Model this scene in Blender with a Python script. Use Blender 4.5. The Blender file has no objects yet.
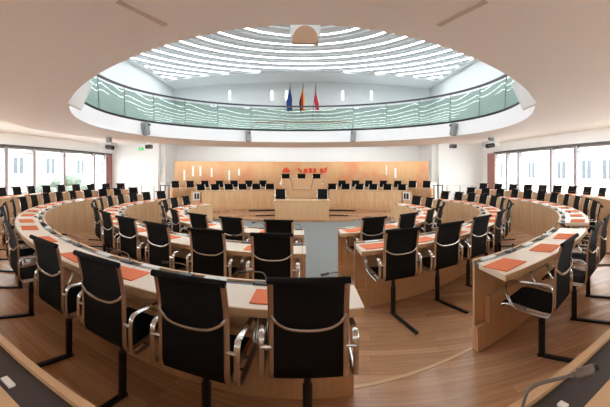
import bpy, bmesh, math, random
from mathutils import Vector, Matrix
random.seed(7)
sc = bpy.context.scene
COL = sc.collection
PI = math.pi
R_ = math.radians
EYE = 1.47
F = 325.0
CY = 7.63            # the seating rings are concentric about (0, CY)

# ------------------------------------------------------------------ camera
cd = bpy.data.cameras.new('camera')
cam = bpy.data.objects.new('camera', cd)
COL.objects.link(cam)
cam.location = (0, 0, EYE)
cam.rotation_euler = (PI / 2, 0, 0)
cd.type = 'PANO'                      # the photograph is a cylindrical panorama
cd.panorama_type = 'CENTRAL_CYLINDRICAL'
cd.central_cylindrical_range_u_min = -302 / F
cd.central_cylindrical_range_u_max = 308 / F
cd.central_cylindrical_range_v_min = -234 / F
cd.central_cylindrical_range_v_max = 173 / F
cd.central_cylindrical_radius = 1.0
cd.clip_start = 0.02
cd.clip_end = 300
sc.camera = cam

# ------------------------------------------------------------------ world and view
w = bpy.data.worlds.new('overcast_sky')
sc.world = w
w.use_nodes = True
bg = w.node_tree.nodes['Background']
bg.inputs[0].default_value = (0.93, 0.97, 1.0, 1)
bg.inputs[1].default_value = 11.0
sc.view_settings.view_transform = 'Standard'
sc.view_settings.look = 'None'
sc.view_settings.gamma = 1
sc.view_settings.use_curve_mapping = False
sc.view_settings.exposure = 0.26
STRIP_W = 11.0       # strength of the luminous ceiling strips
sc.cycles.max_bounces = 10
sc.cycles.diffuse_bounces = 6
sc.cycles.glossy_bounces = 4
sc.cycles.transmission_bounces = 8
sc.cycles.transparent_max_bounces = 12
sc.cycles.caustics_reflective = False
sc.cycles.caustics_refractive = False


def portal(name, loc, rot, sx, sy):
    l = bpy.data.lights.new(name, 'AREA')
    l.shape = 'RECTANGLE'
    l.size, l.size_y = sx, sy
    l.cycles.is_portal = True
    o = bpy.data.objects.new(name, l)
    COL.objects.link(o)
    o.location = loc
    o.rotation_euler = rot


portal('portal_left', (-9.75, 8.6, 1.5), (0, -PI / 2, R_(-2.5)), 2.1, 14.0)
portal('portal_right', (9.05, 7.6, 1.5), (0, PI / 2, R_(3)), 2.1, 14.0)

# ------------------------------------------------------------------ materials
M = {}


def rgb(r, g, b):
    f = lambda c: (c / 255 / 12.92) if c <= 10 else ((c / 255 + 0.055) / 1.055) ** 2.4
    return (f(r), f(g), f(b), 1)


def mat(name, col, rough=0.5, metal=0.0, spec=0.5, emit=None, estr=0.0, noise=0.0, nscale=20, bump=0.0):
    m = bpy.data.materials.new(name)
    m.use_nodes = True
    nt = m.node_tree
    b = nt.nodes['Principled BSDF']
    b.inputs['Roughness'].default_value = rough
    b.inputs['Metallic'].default_value = metal
    b.inputs['Specular IOR Level'].default_value = spec
    b.inputs['Base Color'].default_value = col
    if noise > 0 or bump > 0:
        tc = nt.nodes.new('ShaderNodeTexCoord')
        nz = nt.nodes.new('ShaderNodeTexNoise')
        nz.inputs['Scale'].default_value = nscale
        nz.inputs['Detail'].default_value = 4
        nt.links.new(tc.outputs['Object'], nz.inputs['Vector'])
        if noise > 0:
            mx = nt.nodes.new('ShaderNodeMix')
            mx.data_type = 'RGBA'
            mx.inputs['A'].default_value = tuple(c * (1 - noise) for c in col[:3]) + (1,)
            mx.inputs['B'].default_value = tuple(min(1, c * (1 + noise)) for c in col[:3]) + (1,)
            nt.links.new(nz.outputs['Fac'], mx.inputs['Factor'])
            nt.links.new(mx.outputs['Result'], b.inputs['Base Color'])
        if bump > 0:
            bp = nt.nodes.new('ShaderNodeBump')
            bp.inputs['Strength'].default_value = bump
            bp.inputs['Distance'].default_value = 0.01
            nt.links.new(nz.outputs['Fac'], bp.inputs['Height'])
            nt.links.new(bp.outputs['Normal'], b.inputs['Normal'])
    if emit:
        b.inputs['Emission Color'].default_value = emit
        b.inputs['Emission Strength'].default_value = estr
    M[name] = m
    return m


def node(nt, typ, **kw):
    n = nt.nodes.new(typ)
    for k, v in kw.items():
        setattr(n, k, v)
    return n


def math_node(nt, op, a, b=None):
    n = node(nt, 'ShaderNodeMath', operation=op)
    for i, v in enumerate((a, b)):
        if v is None:
            continue
        if isinstance(v, (int, float)):
            n.inputs[i].default_value = v
        else:
            nt.links.new(v, n.inputs[i])
    return n.outputs[0]


def wood_angular(name, c1, c2, rough, seams=0.0, stripes=60.0, seam_dark=0.35, gscale=1.0, spec=0.5):
    """veneer of a curved desk: strips that run up the panel, laid out by the angle about the hall's centre"""
    m = bpy.data.materials.new(name)
    m.use_nodes = True
    nt = m.node_tree
    L = nt.links.new
    b = nt.nodes['Principled BSDF']
    b.inputs['Roughness'].default_value = rough
    b.inputs['Specular IOR Level'].default_value = spec
    tc = node(nt, 'ShaderNodeTexCoord')
    sx = node(nt, 'ShaderNodeSeparateXYZ')
    L(tc.outputs['Object'], sx.inputs[0])
    yy = math_node(nt, 'SUBTRACT', sx.outputs[1], CY)
    ang = math_node(nt, 'ARCTAN2', sx.outputs[0], math_node(nt, 'MULTIPLY', yy, -1.0))
    cb = node(nt, 'ShaderNodeCombineXYZ')
    L(math_node(nt, 'MULTIPLY', ang, stripes), cb.inputs[0])
    L(math_node(nt, 'MULTIPLY', sx.outputs[2], 1.2), cb.inputs[2])
    nz = node(nt, 'ShaderNodeTexNoise')
    nz.inputs['Scale'].default_value = 1.0 * gscale
    nz.inputs['Detail'].default_value = 6
    nz.inputs['Roughness'].default_value = 0.62
    L(cb.outputs[0], nz.inputs['Vector'])
    mx = node(nt, 'ShaderNodeMix', data_type='RGBA')
    mx.inputs['A'].default_value = c1
    mx.inputs['B'].default_value = c2
    cr = node(nt, 'ShaderNodeMapRange')
    cr.inputs['From Min'].default_value = 0.3
    cr.inputs['From Max'].default_value = 0.7
    L(nz.outputs['Fac'], cr.inputs['Value'])
    L(cr.outputs[0], mx.inputs['Factor'])
    out = mx.outputs['Result']
    if seams:
        fr = math_node(nt, 'FRACT', math_node(nt, 'MULTIPLY', ang, seams))
        lt = math_node(nt, 'LESS_THAN', fr, 0.012 * seams / 9)
        m2 = node(nt, 'ShaderNodeMix', data_type='RGBA')
        m2.inputs['B'].default_value = tuple(c * seam_dark for c in c1[:3]) + (1,)
        L(lt, m2.inputs['Factor'])
        L(out, m2.inputs['A'])
        out = m2.outputs['Result']
    L(out, b.inputs['Base Color'])
    M[name] = m
    return m


def wood_plain(name, c1, c2, rough, scale=(30, 30, 1.5), blot=None):
    m = bpy.data.materials.new(name)
    m.use_nodes = True
    nt = m.node_tree
    L = nt.links.new
    b = nt.nodes['Principled BSDF']
    b.inputs['Roughness'].default_value = rough
    tc = node(nt, 'ShaderNodeTexCoord')
    mp = node(nt, 'ShaderNodeMapping')
    mp.inputs['Scale'].default_value = scale
    L(tc.outputs['Object'], mp.inputs[0])
    nz = node(nt, 'ShaderNodeTexNoise')
    nz.inputs['Scale'].default_value = 1
    nz.inputs['Detail'].default_value = 6
    L(mp.outputs[0], nz.inputs['Vector'])
    mx = node(nt, 'ShaderNodeMix', data_type='RGBA')
    mx.inputs['A'].default_value = c1
    mx.inputs['B'].default_value = c2
    L(nz.outputs['Fac'], mx.inputs['Factor'])
    out = mx.outputs['Result']
    if blot:
        n2 = node(nt, 'ShaderNodeTexNoise')
        n2.inputs['Scale'].default_value = 1.1
        n2.inputs['Detail'].default_value = 3
        L(tc.outputs['Object'], n2.inputs['Vector'])
        cr = node(nt, 'ShaderNodeMapRange')
        cr.inputs['From Min'].default_value = 0.5
        cr.inputs['From Max'].default_value = 0.68
        cr.inputs['To Max'].default_value = 0.75
        L(n2.outputs['Fac'], cr.inputs['Value'])
        m2 = node(nt, 'ShaderNodeMix', data_type='RGBA')
        m2.inputs['B'].default_value = blot
        L(cr.outputs[0], m2.inputs['Factor'])
        L(out, m2.inputs['A'])
        out = m2.outputs['Result']
    L(out, b.inputs['Base Color'])
    M[name] = m
    return m


def parquet(name, cols, rough=0.3):
    m = bpy.data.materials.new(name)
    m.use_nodes = True
    nt = m.node_tree
    L = nt.links.new
    b = nt.nodes['Principled BSDF']
    b.inputs['Roughness'].default_value = rough
    b.inputs['Specular IOR Level'].default_value = 0.45
    tc = node(nt, 'ShaderNodeTexCoord')
    mp = node(nt, 'ShaderNodeMapping')
    mp.inputs['Rotation'].default_value = (0, 0, R_(12))
    L(tc.outputs['Object'], mp.inputs[0])
    br = node(nt, 'ShaderNodeTexBrick')
    br.offset = 0.37
    br.inputs['Scale'].default_value = 1.0
    br.inputs['Brick Width'].default_value = 0.95
    br.inputs['Row Height'].default_value = 0.085
    br.inputs['Mortar Size'].default_value = 0.0012
    br.inputs['Mortar Smooth'].default_value = 0.3
    br.inputs['Bias'].default_value = 0.0
    br.inputs['Color1'].default_value = cols[0]
    br.inputs['Color2'].default_value = cols[1]
    br.inputs['Mortar'].default_value = tuple(c * 0.45 for c in cols[0][:3]) + (1,)
    L(mp.outputs[0], br.inputs['Vector'])
    m2 = node(nt, 'ShaderNodeMapping')
    m2.inputs['Scale'].default_value = (2, 40, 1)
    L(mp.outputs[0], m2.inputs[0])
    nz = node(nt, 'ShaderNodeTexNoise')
    nz.inputs['Scale'].default_value = 1
    nz.inputs['Detail'].default_value = 5
    L(m2.outputs[0], nz.inputs['Vector'])
    mx = node(nt, 'ShaderNodeMix', data_type='RGBA', blend_type='MULTIPLY')
    mx.inputs['Factor'].default_value = 0.55
    L(br.outputs['Color'], mx.inputs['A'])
    mr = node(nt, 'ShaderNodeMapRange')
    mr.inputs['From Min'].default_value = 0.25
    mr.inputs['From Max'].default_value = 0.75
    mr.inputs['To Min'].default_value = 0.6
    mr.inputs['To Max'].default_value = 1.25
    L(nz.outputs['Fac'], mr.inputs['Value'])
    L(mr.outputs[0], mx.inputs['B'])
    L(mx.outputs['Result'], b.inputs['Base Color'])
    M[name] = m
    return m


parquet('parquet', [rgb(206, 162, 126), rgb(178, 133, 98)], 0.26)
wood_angular('oak_front', rgb(198, 154, 110), rgb(222, 184, 144), 0.4, stripes=45)
wood_angular('oak_top', rgb(228, 210, 188), rgb(238, 223, 203), 0.28, seams=4.4, stripes=22, seam_dark=0.3)
wood_angular('oak_top_outer', rgb(214, 172, 128), rgb(226, 188, 146), 0.35, seams=4.4, stripes=22, seam_dark=0.4)
wood_angular('oak_stage', rgb(204, 158, 112), rgb(228, 188, 144), 0.45, stripes=70)
wood_angular('oak_wall_panel', rgb(206, 158, 106), rgb(226, 184, 134), 0.5, stripes=90)
wood_plain('oak_plain', rgb(198, 152, 108), rgb(222, 182, 140), 0.4)
wood_plain('oak_wall', rgb(194, 150, 106), rgb(212, 174, 130), 0.5, scale=(14, 14, 1.2), blot=rgb(206, 134, 94))
wood_plain('oak_edge', rgb(198, 156, 112), rgb(218, 180, 138), 0.35, scale=(12, 12, 30))
wood_angular('channel', rgb(52, 44, 44), rgb(64, 54, 54), 0.45, seams=4.4, stripes=10, seam_dark=0.25, spec=0.35)
mat('grey_channel', rgb(95, 98, 100), 0.3, noise=0.1)
mat('white_paint', rgb(232, 232, 232), 0.7, noise=0.01, nscale=3)
mat('wall_paint', rgb(228, 232, 233), 0.7, noise=0.01, nscale=3)
mat('soffit_paint', rgb(238, 237, 240), 0.6, noise=0.015, nscale=2)
mat('upper_paint', rgb(222, 226, 226), 0.7, noise=0.01, nscale=3)
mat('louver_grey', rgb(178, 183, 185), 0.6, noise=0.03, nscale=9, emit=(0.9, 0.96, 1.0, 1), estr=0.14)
mat('carpet_grey', rgb(126, 127, 126), 0.85, noise=0.12, nscale=14, bump=0.2)
mat('black_mesh', rgb(15, 12, 12), 0.8, spec=0.15, noise=0.2, nscale=260, bump=0.25)
mat('aluminium', rgb(206, 194, 184), 0.25, metal=1.0, noise=0.03, nscale=30)
mat('chrome', rgb(205, 203, 200), 0.2, metal=1.0, noise=0.02, nscale=30)
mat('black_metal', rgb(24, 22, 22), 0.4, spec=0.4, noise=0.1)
mat('dark_grey', rgb(70, 72, 74), 0.5, noise=0.05)
mat('mid_grey', rgb(140, 143, 143), 0.45, noise=0.05)
mat('pale_grey', rgb(215, 218, 218), 0.5, noise=0.02)
mat('frame_brown', rgb(128, 104, 104), 0.5, noise=0.05)
mat('pier_red', rgb(150, 104, 98), 0.6, noise=0.06, nscale=6)
mat('mullion', rgb(156, 148, 152), 0.5, noise=0.03)
mat('orange', rgb(226, 108, 40), 0.6, noise=0.05, nscale=8)
mat('red_ink', rgb(206, 70, 40), 0.5, noise=0.12, nscale=12)
mat('paper', rgb(236, 234, 230), 0.6, noise=0.01)
mat('mic_grey', rgb(120, 110, 104), 0.35, metal=0.6, noise=0.05)
mat('strip_light', rgb(255, 255, 255), 0.5, emit=(0.93, 0.97, 1.0, 1), estr=STRIP_W, noise=0.01)
mat('slot_light', rgb(255, 255, 255), 0.5, emit=(1, 1, 1, 1), estr=1.6, noise=0.01)
mat('cove_glow', rgb(255, 255, 255), 0.5, emit=(1, 0.98, 0.95, 1), estr=18.0, noise=0.01)
mat('wash_glow', rgb(255, 255, 255), 0.5, emit=(1, 0.98, 0.95, 1), estr=9.0, noise=0.01)
mat('exit_green', rgb(30, 170, 90), 0.5, emit=rgb(50, 200, 110), estr=0.5, noise=0.01)
mat('flag_blue', rgb(20, 52, 118), 0.7, noise=0.1)
mat('flag_black', rgb(20, 20, 22), 0.7, noise=0.1)
mat('flag_red', rgb(200, 26, 44), 0.7, noise=0.1)
mat('flag_gold', rgb(236, 184, 40), 0.7, noise=0.1)
mat('flag_white', rgb(225, 225, 228), 0.7, noise=0.03)
mat('facade', rgb(236, 232, 226), 0.8, noise=0.03, nscale=1)
mat('facade_stone', rgb(128, 124, 120), 0.8, noise=0.25, nscale=1.5)
mat('facade_glass', rgb(76, 80, 86), 0.6, spec=0.1, noise=0.1)
mat('roof_grey', rgb(150, 150, 152), 0.7, noise=0.1)
mat('tan_housing', rgb(196, 152, 122), 0.5, noise=0.05)
mat('vent_tan', rgb(200, 190, 184), 0.6, noise=0.05)
mat('leaf', rgb(66, 74, 62), 0.7, noise=0.2, nscale=6)
mat('street', rgb(170, 170, 168), 0.8, noise=0.05)


def glass(name, tint, gloss=0.12, fres=1.45, rough=0.02):
    m = bpy.data.materials.new(name)
    m.use_nodes = True
    nt = m.node_tree
    nt.nodes.clear()
    out = node(nt, 'ShaderNodeOutputMaterial')
    tr = node(nt, 'ShaderNodeBsdfTransparent')
    tr.inputs[0].default_value = tint
    gl = node(nt, 'ShaderNodeBsdfGlossy')
    gl.inputs['Roughness'].default_value = rough
    fr = node(nt, 'ShaderNodeLayerWeight')
    fr.inputs[0].default_value = 0.5
    f5 = math_node(nt, 'MULTIPLY', math_node(nt, 'POWER', fr.outputs['Facing'], 5.0), 0.6)
    ad = math_node(nt, 'ADD', f5, gloss + 0.03)
    ms = node(nt, 'ShaderNodeMixShader')
    nt.links.new(ad, ms.inputs[0])
    nt.links.new(tr.outputs[0], ms.inputs[1])
    nt.links.new(gl.outputs[0], ms.inputs[2])
    nt.links.new(ms.outputs[0], out.inputs[0])
    M[name] = m


glass('window_glass', (0.95, 0.98, 0.97, 1), 0.0)


def balustrade_glass():
    m = bpy.data.materials.new('balustrade_glass')
    m.use_nodes = True
    nt = m.node_tree
    nt.nodes.clear()
    L = nt.links.new
    out = node(nt, 'ShaderNodeOutputMaterial')
    tr = node(nt, 'ShaderNodeBsdfTransparent')
    tr.inputs[0].default_value = (0.67, 0.745, 0.70, 1)
    gl = node(nt, 'ShaderNodeBsdfGlossy')
    gl.inputs['Color'].default_value = (0.85, 0.92, 0.89, 1)
    gl.inputs['Roughness'].default_value = 0.0
    tc = node(nt, 'ShaderNodeTexCoord')
    nz = node(nt, 'ShaderNodeTexNoise')
    nz.inputs['Scale'].default_value = 0.9
    nz.inputs['Detail'].default_value = 0.0
    L(tc.outputs['Object'], nz.inputs['Vector'])
    bp = node(nt, 'ShaderNodeBump')
    bp.inputs['Strength'].default_value = 0.13
    bp.inputs['Distance'].default_value = 0.05
    L(nz.outputs['Fac'], bp.inputs['Height'])
    L(bp.outputs['Normal'], gl.inputs['Normal'])
    ms = node(nt, 'ShaderNodeMixShader')
    ms.inputs[0].default_value = 0.07
    L(tr.outputs[0], ms.inputs[1])
    L(gl.outputs[0], ms.inputs[2])
    L(ms.outputs[0], out.inputs[0])
    M['balustrade_glass'] = m


balustrade_glass()

# ------------------------------------------------------------------ mesh helpers


def P(R, phi, z=0.0):
    """point of the hall at radius R and angle phi (degrees; 0 is the side nearest the visitor, + to the right)"""
    a = R_(phi)
    return Vector((R * math.sin(a), CY - R * math.cos(a), z))


def link(name, bm, m, parent=None, smooth=False, loc=None, rz=0.0):
    me = bpy.data.meshes.new(name)
    bmesh.ops.recalc_face_normals(bm, faces=bm.faces)
    bm.to_mesh(me)
    bm.free()
    me.materials.append(M[m])
    if smooth:
        me.polygons.foreach_set('use_smooth', [True] * len(me.polygons))
        try:
            me.set_sharp_from_angle(angle=R_(40))
        except Exception:
            pass
    o = bpy.data.objects.new(name, me)
    COL.objects.link(o)
    if parent:
        o.parent = parent
    if loc is not None:
        o.location = loc
    o.rotation_euler.z = rz
    return o


def empty(name, loc=(0, 0, 0), rz=0.0):
    o = bpy.data.objects.new(name, None)
    COL.objects.link(o)
    o.location = loc
    o.rotation_euler.z = rz
    o.empty_display_size = 0.1
    return o


def tag(o, label, cat, group=None, kind=None):
    o['label'] = label
    o['category'] = cat
    if group:
        o['group'] = group
    if kind:
        o['kind'] = kind
    return o


def struct(name, bm, m, smooth=False):
    o = link(name, bm, m, smooth=smooth)
    o['kind'] = 'structure'
    return o


def copy_tree(o, parent=None):
    c = o.copy()
    COL.objects.link(c)
    c.parent = parent
    for ch in list(KIDS.get(o.name, [])):
        copy_tree(ch, c)
    return c


KIDS = {}


def note_kids(root):
    KIDS[root.name] = [x for x in COL.objects if x.parent == root]
    for k in KIDS[root.name]:
        note_kids(k)


def box(bm, x0, x1, y0, y1, z0, z1, mtx=None):
    vs = [Vector(v) for v in ((x0, y0, z0), (x1, y0, z0), (x1, y1, z0), (x0, y1, z0), (x0, y0, z1), (x1, y0, z1), (x1, y1, z1), (x0, y1, z1))]
    if mtx is not None:
        vs = [mtx @ v for v in vs]
    b = [bm.verts.new(v) for v in vs]
    for f in ((0, 3, 2, 1), (4, 5, 6, 7), (0, 1, 5, 4), (1, 2, 6, 5), (2, 3, 7, 6), (3, 0, 4, 7)):
        bm.faces.new([b[i] for i in f])
    return b


def rbox(bm, x0, x1, y0, y1, z0, z1, r=0.01, mtx=None, seg=2):
    n0 = len(bm.verts)
    t = bmesh.new()
    box(t, x0, x1, y0, y1, z0, z1)
    bmesh.ops.bevel(t, geom=list(t.edges), offset=r, segments=seg, profile=0.5, affect='EDGES')
    idx = {}
    for v in t.verts:
        idx[v] = bm.verts.new(mtx @ v.co if mtx is not None else v.co)
    for f in t.faces:
        bm.faces.new([idx[v] for v in f.verts])
    t.free()


def newbox(x0, x1, y0, y1, z0, z1, r=0.0):
    bm = bmesh.new()
    if r:
        rbox(bm, x0, x1, y0, y1, z0, z1, r)
    else:
        box(bm, x0, x1, y0, y1, z0, z1)
    return bm


def slab_between(bm, a, b, t, z0, z1):
    """upright board from plan point a to plan point b, t thick"""
    a = Vector((a[0], a[1], 0)); b = Vector((b[0], b[1], 0))
    d = (b - a); ln = d.length; d.normalize()
    n = Vector((-d.y, d.x, 0)) * (t / 2)
    pts = [a - n, b - n, b + n, a + n]
    lo = [bm.verts.new((p.x, p.y, z0)) for p in pts]
    hi = [bm.verts.new((p.x, p.y, z1)) for p in pts]
    bm.faces.new(lo[::-1]); bm.faces.new(hi)
    for i in range(4):
        j = (i + 1) % 4
        bm.faces.new((lo[i], lo[j], hi[j], hi[i]))


def poly_prism(pts, z0, z1):
    bm = bmesh.new()
    lo = [bm.verts.new((p[0], p[1], z0)) for p in pts]
    hi = [bm.verts.new((p[0], p[1], z1)) for p in pts]
    bm.faces.new(lo[::-1]); bm.faces.new(hi)
    for i in range(len(pts)):
        j = (i + 1) % len(pts)
        bm.faces.new((lo[i], lo[j], hi[j], hi[i]))
    return bm


def endang(e, R):
    return math.degrees(math.asin(max(-1, min(1, e[1] / R)))) if isinstance(e, tuple) else e


def arc_prism(bm, R0, R1, z0, z1, e0, e1, n=None):
    """curved board between radii R0 and R1; ends are an angle in degrees or ('x', value) for a cut along the aisle.
    R0 and R1 may be functions of the angle."""
    f0 = R0 if callable(R0) else (lambda a: R0)
    f1 = R1 if callable(R1) else (lambda a: R1)
    span = abs(endang(e1, f1(0)) - endang(e0, f1(0)))
    n = n or max(2, int(span / 2.0))
    rings = []
    for i in range(n + 1):
        t = i / n
        row = []
        for fr in (f0, f1):
            rr = fr(0) if not callable(R0) and not callable(R1) else None
            a0 = endang(e0, rr or 1e9) if isinstance(e0, tuple) else e0
            a1 = endang(e1, rr or 1e9) if isinstance(e1, tuple) else e1
            a = a0 + (a1 - a0) * t
            row.append((fr(a), a))
        (r0, a0), (r1, a1) = row
        p0, p1 = P(r0, a0), P(r1, a1)
        rings.append([bm.verts.new((p0.x, p0.y, z0)), bm.verts.new((p1.x, p1.y, z0)), bm.verts.new((p1.x, p1.y, z1)), bm.verts.new((p0.x, p0.y, z1))])
    full = abs(span - 360) < 0.01
    for i in range(n):
        a, b = rings[i], rings[i + 1]
        if full and i == n - 1:
            b = rings[0]
        for k in range(4):
            l = (k + 1) % 4
            bm.faces.new((a[k], a[l], b[l], b[k]))
    if full:
        for v in rings[-1]:
            bm.verts.remove(v)
    else:
        bm.faces.new(rings[0]); bm.faces.new(rings[-1][::-1])
    return bm


def arc(R0, R1, z0, z1, e0, e1, n=None):
    return arc_prism(bmesh.new(), R0, R1, z0, z1, e0, e1, n)


def spline(pts, k=6):
    pts = [Vector(p) for p in pts]
    q = [pts[0]] + pts + [pts[-1]]
    out = []
    for i in range(1, len(q) - 2):
        for s in range(k):
            t = s / k
            a, b, c, d = q[i - 1], q[i], q[i + 1], q[i + 2]
            out.append(0.5 * ((2 * b) + (c - a) * t + (2 * a - 5 * b + 4 * c - d) * t * t + (3 * b - a - 3 * c + d) * t ** 3))
    out.append(pts[-1])
    return out


def tube(bm, pts, ra, rb=None, ref=None, n=8, smooth=0, closed=False):
    """swept ellipse: ra along the side vector, rb across it"""
    if smooth:
        pts = spline(pts, smooth)
    pts = [Vector(p) for p in pts]
    rb = rb or ra
    rings = []
    side = None
    for i, p in enumerate(pts):
        if closed:
            t = pts[(i + 1) % len(pts)] - pts[i - 1]
        else:
            t = pts[min(i + 1, len(pts) - 1)] - pts[max(i - 1, 0)]
        if t.length < 1e-9:
            t = Vector((0, 0, 1))
        t.normalize()
        if ref is not None:
            s = Vector(ref) - t * t.dot(Vector(ref))
        elif side is None:
            s = t.cross(Vector((0, 0, 1)))
            if s.length < 0.1:
                s = t.cross(Vector((0, 1, 0)))
        else:
            s = side - t * t.dot(side)
        s.normalize()
        side = s
        u = t.cross(s)
        rings.append([bm.verts.new(p + s * (ra * math.cos(2 * PI * k / n)) + u * (rb * math.sin(2 * PI * k / n))) for k in range(n)])
    m = len(rings)
    for i in range(m if closed else m - 1):
        a, b = rings[i], rings[(i + 1) % m]
        for k in range(n):
            l = (k + 1) % n
            bm.faces.new((a[k], a[l], b[l], b[k]))
    if not closed:
        bm.faces.new(rings[0][::-1]); bm.faces.new(rings[-1])
    return bm


def newtube(pts, ra, rb=None, **kw):
    return tube(bmesh.new(), pts, ra, rb, **kw)


def cyl(bm, c, r, z0, z1, n=16):
    return tube(bm, [(c[0], c[1], z0), (c[0], c[1], z1)], r, n=n)


def sheet(bm, prof, x0, x1, th):
    """cloth or board that follows a profile in y,z between x0 and x1"""
    pr = [Vector((0, p[0], p[1])) for p in prof]
    L, U = [], []
    for i, p in enumerate(pr):
        t = pr[min(i + 1, len(pr) - 1)] - pr[max(i - 1, 0)]
        t.normalize()
        n = Vector((0, -t.z, t.y)) * (th / 2)
        a, b = p + n, p - n
        L.append((bm.verts.new((x0, a.y, a.z)), bm.verts.new((x1, a.y, a.z))))
        U.append((bm.verts.new((x0, b.y, b.z)), bm.verts.new((x1, b.y, b.z))))
    for i in range(len(pr) - 1):
        bm.faces.new((L[i][0], L[i][1], L[i + 1][1], L[i + 1][0]))
        bm.faces.new((U[i][1], U[i][0], U[i + 1][0], U[i + 1][1]))
        bm.faces.new((L[i][0], L[i + 1][0], U[i + 1][0], U[i][0]))
        bm.faces.new((L[i][1], U[i][1], U[i + 1][1], L[i + 1][1]))
    bm.faces.new((L[0][0], U[0][0], U[0][1], L[0][1]))
    bm.faces.new((L[-1][0], L[-1][1], U[-1][1], U[-1][0]))
    return bm


# ------------------------------------------------------------------ the setting: floors
LV = {1: -0.13, 2: -0.06, 3: 0.0, 4: 0.10}
RI = {1: 2.62, 2: 3.98, 3: 5.44, 4: 6.95}    # inner rim of each ring of desks
DW = 0.45
WX0, WX1, WY0, WY1 = -10.4, 9.9, -2.6, 17.4


def to_walls(a):
    s, c = math.sin(R_(a)), -math.cos(R_(a))
    best = 99
    if s > 1e-6: best = min(best, (WX1 - 0) / s)
    if s < -1e-6: best = min(best, WX0 / s)
    if c > 1e-6: best = min(best, (WY1 - CY) / c)
    if c < -1e-6: best = min(best, (WY0 - CY) / c)
    return best


struct('floor', newbox(WX0, WX1, WY0, WY1, -0.35, -0.16), 'parquet')
struct('floor_well', poly_prism([tuple(P(3.1, a)[:2]) for a in range(-180, 180, 5)], -0.155, -0.145), 'carpet_grey')
o = struct('floor_stage_apron', newbox(-4.4, 4.4, 9.4, 12.6, -0.158, -0.147), 'carpet_grey')
struct('floor_first_ring', arc(2.68, RI[2] + 0.02, -0.2, LV[1], -118, 118), 'parquet')
struct('floor_second_ring', arc(RI[2] + 0.02, RI[3] + 0.02, -0.2, LV[2], -118, 118), 'parquet')
struct('floor_third_ring', arc(RI[3] + 0.02, RI[4] + 0.02, -0.2, LV[3], -120, 120), 'parquet')
struct('floor_outer_ring', arc(lambda a: RI[4] + 0.02, to_walls, -0.2, LV[4], -122, 122, 122), 'parquet')

# ------------------------------------------------------------------ ceiling
H_SOF, H_SLAB, H_OUT, H_TOP = EYE + 1.195, EYE + 1.62, 3.0, EYE + 4.2
RO = 5.01


def soffit_outer(a):
    a = abs(a)
    if a < 40:
        t = (40 - a) / 40
        t = t * t * (3 - 2 * t)
        return 6.7 + 2.65 * t
    if a > 110:
        t = min(1, (a - 110) / 45)
        return 6.7 + 0.9 * t * t * (3 - 2 * t)
    return 6.7


bm = arc(lambda a: RO, soffit_outer, H_SOF, H_SLAB, -180, 180, 144)
struct('ceiling_soffit', bm, 'soffit_paint', smooth=True)
bm = arc(lambda a: soffit_outer(a) - 0.1, to_walls, H_OUT, H_OUT + 0.1, -180, 180, 144)
struct('ceiling', bm, 'white_paint')
# upper hall on top of the gallery
UX, UY0, UY1 = 6.15, 0.9, 14.8
struct('wall_upper_left', newbox(-UX - 0.1, -UX, UY0, UY1, H_OUT, H_TOP + 0.2), 'upper_paint')
struct('wall_upper_right', newbox(UX, UX + 0.1, UY0, UY1, H_OUT, H_TOP + 0.2), 'upper_paint')
struct('wall_upper_back', newbox(-UX - 0.1, UX + 0.1, UY1, UY1 + 0.1, H_OUT, H_TOP + 0.2), 'upper_paint')
struct('wall_upper_front', newbox(-UX - 0.1, UX + 0.1, UY0 - 0.1, UY0, H_OUT, H_TOP + 0.2), 'upper_paint')
struct('ceiling_upper', newbox(-UX - 0.1, UX + 0.1, UY0 - 0.1, UY1 + 0.1, H_TOP, H_TOP + 0.3), 'louver_grey')
bm = newbox(-UX, UX, 13.35, UY1, H_TOP - 0.06, H_TOP)
struct('trim_skylight_back', bm, 'upper_paint')
for s, nm in ((-1, 'left'), (1, 'right')):
    bm = newbox(min(s * 5.95, s * UX), max(s * 5.95, s * UX), UY0, 13.35, H_TOP - 0.06, H_TOP)
    struct('trim_skylight_' + nm, bm, 'upper_paint')

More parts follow.
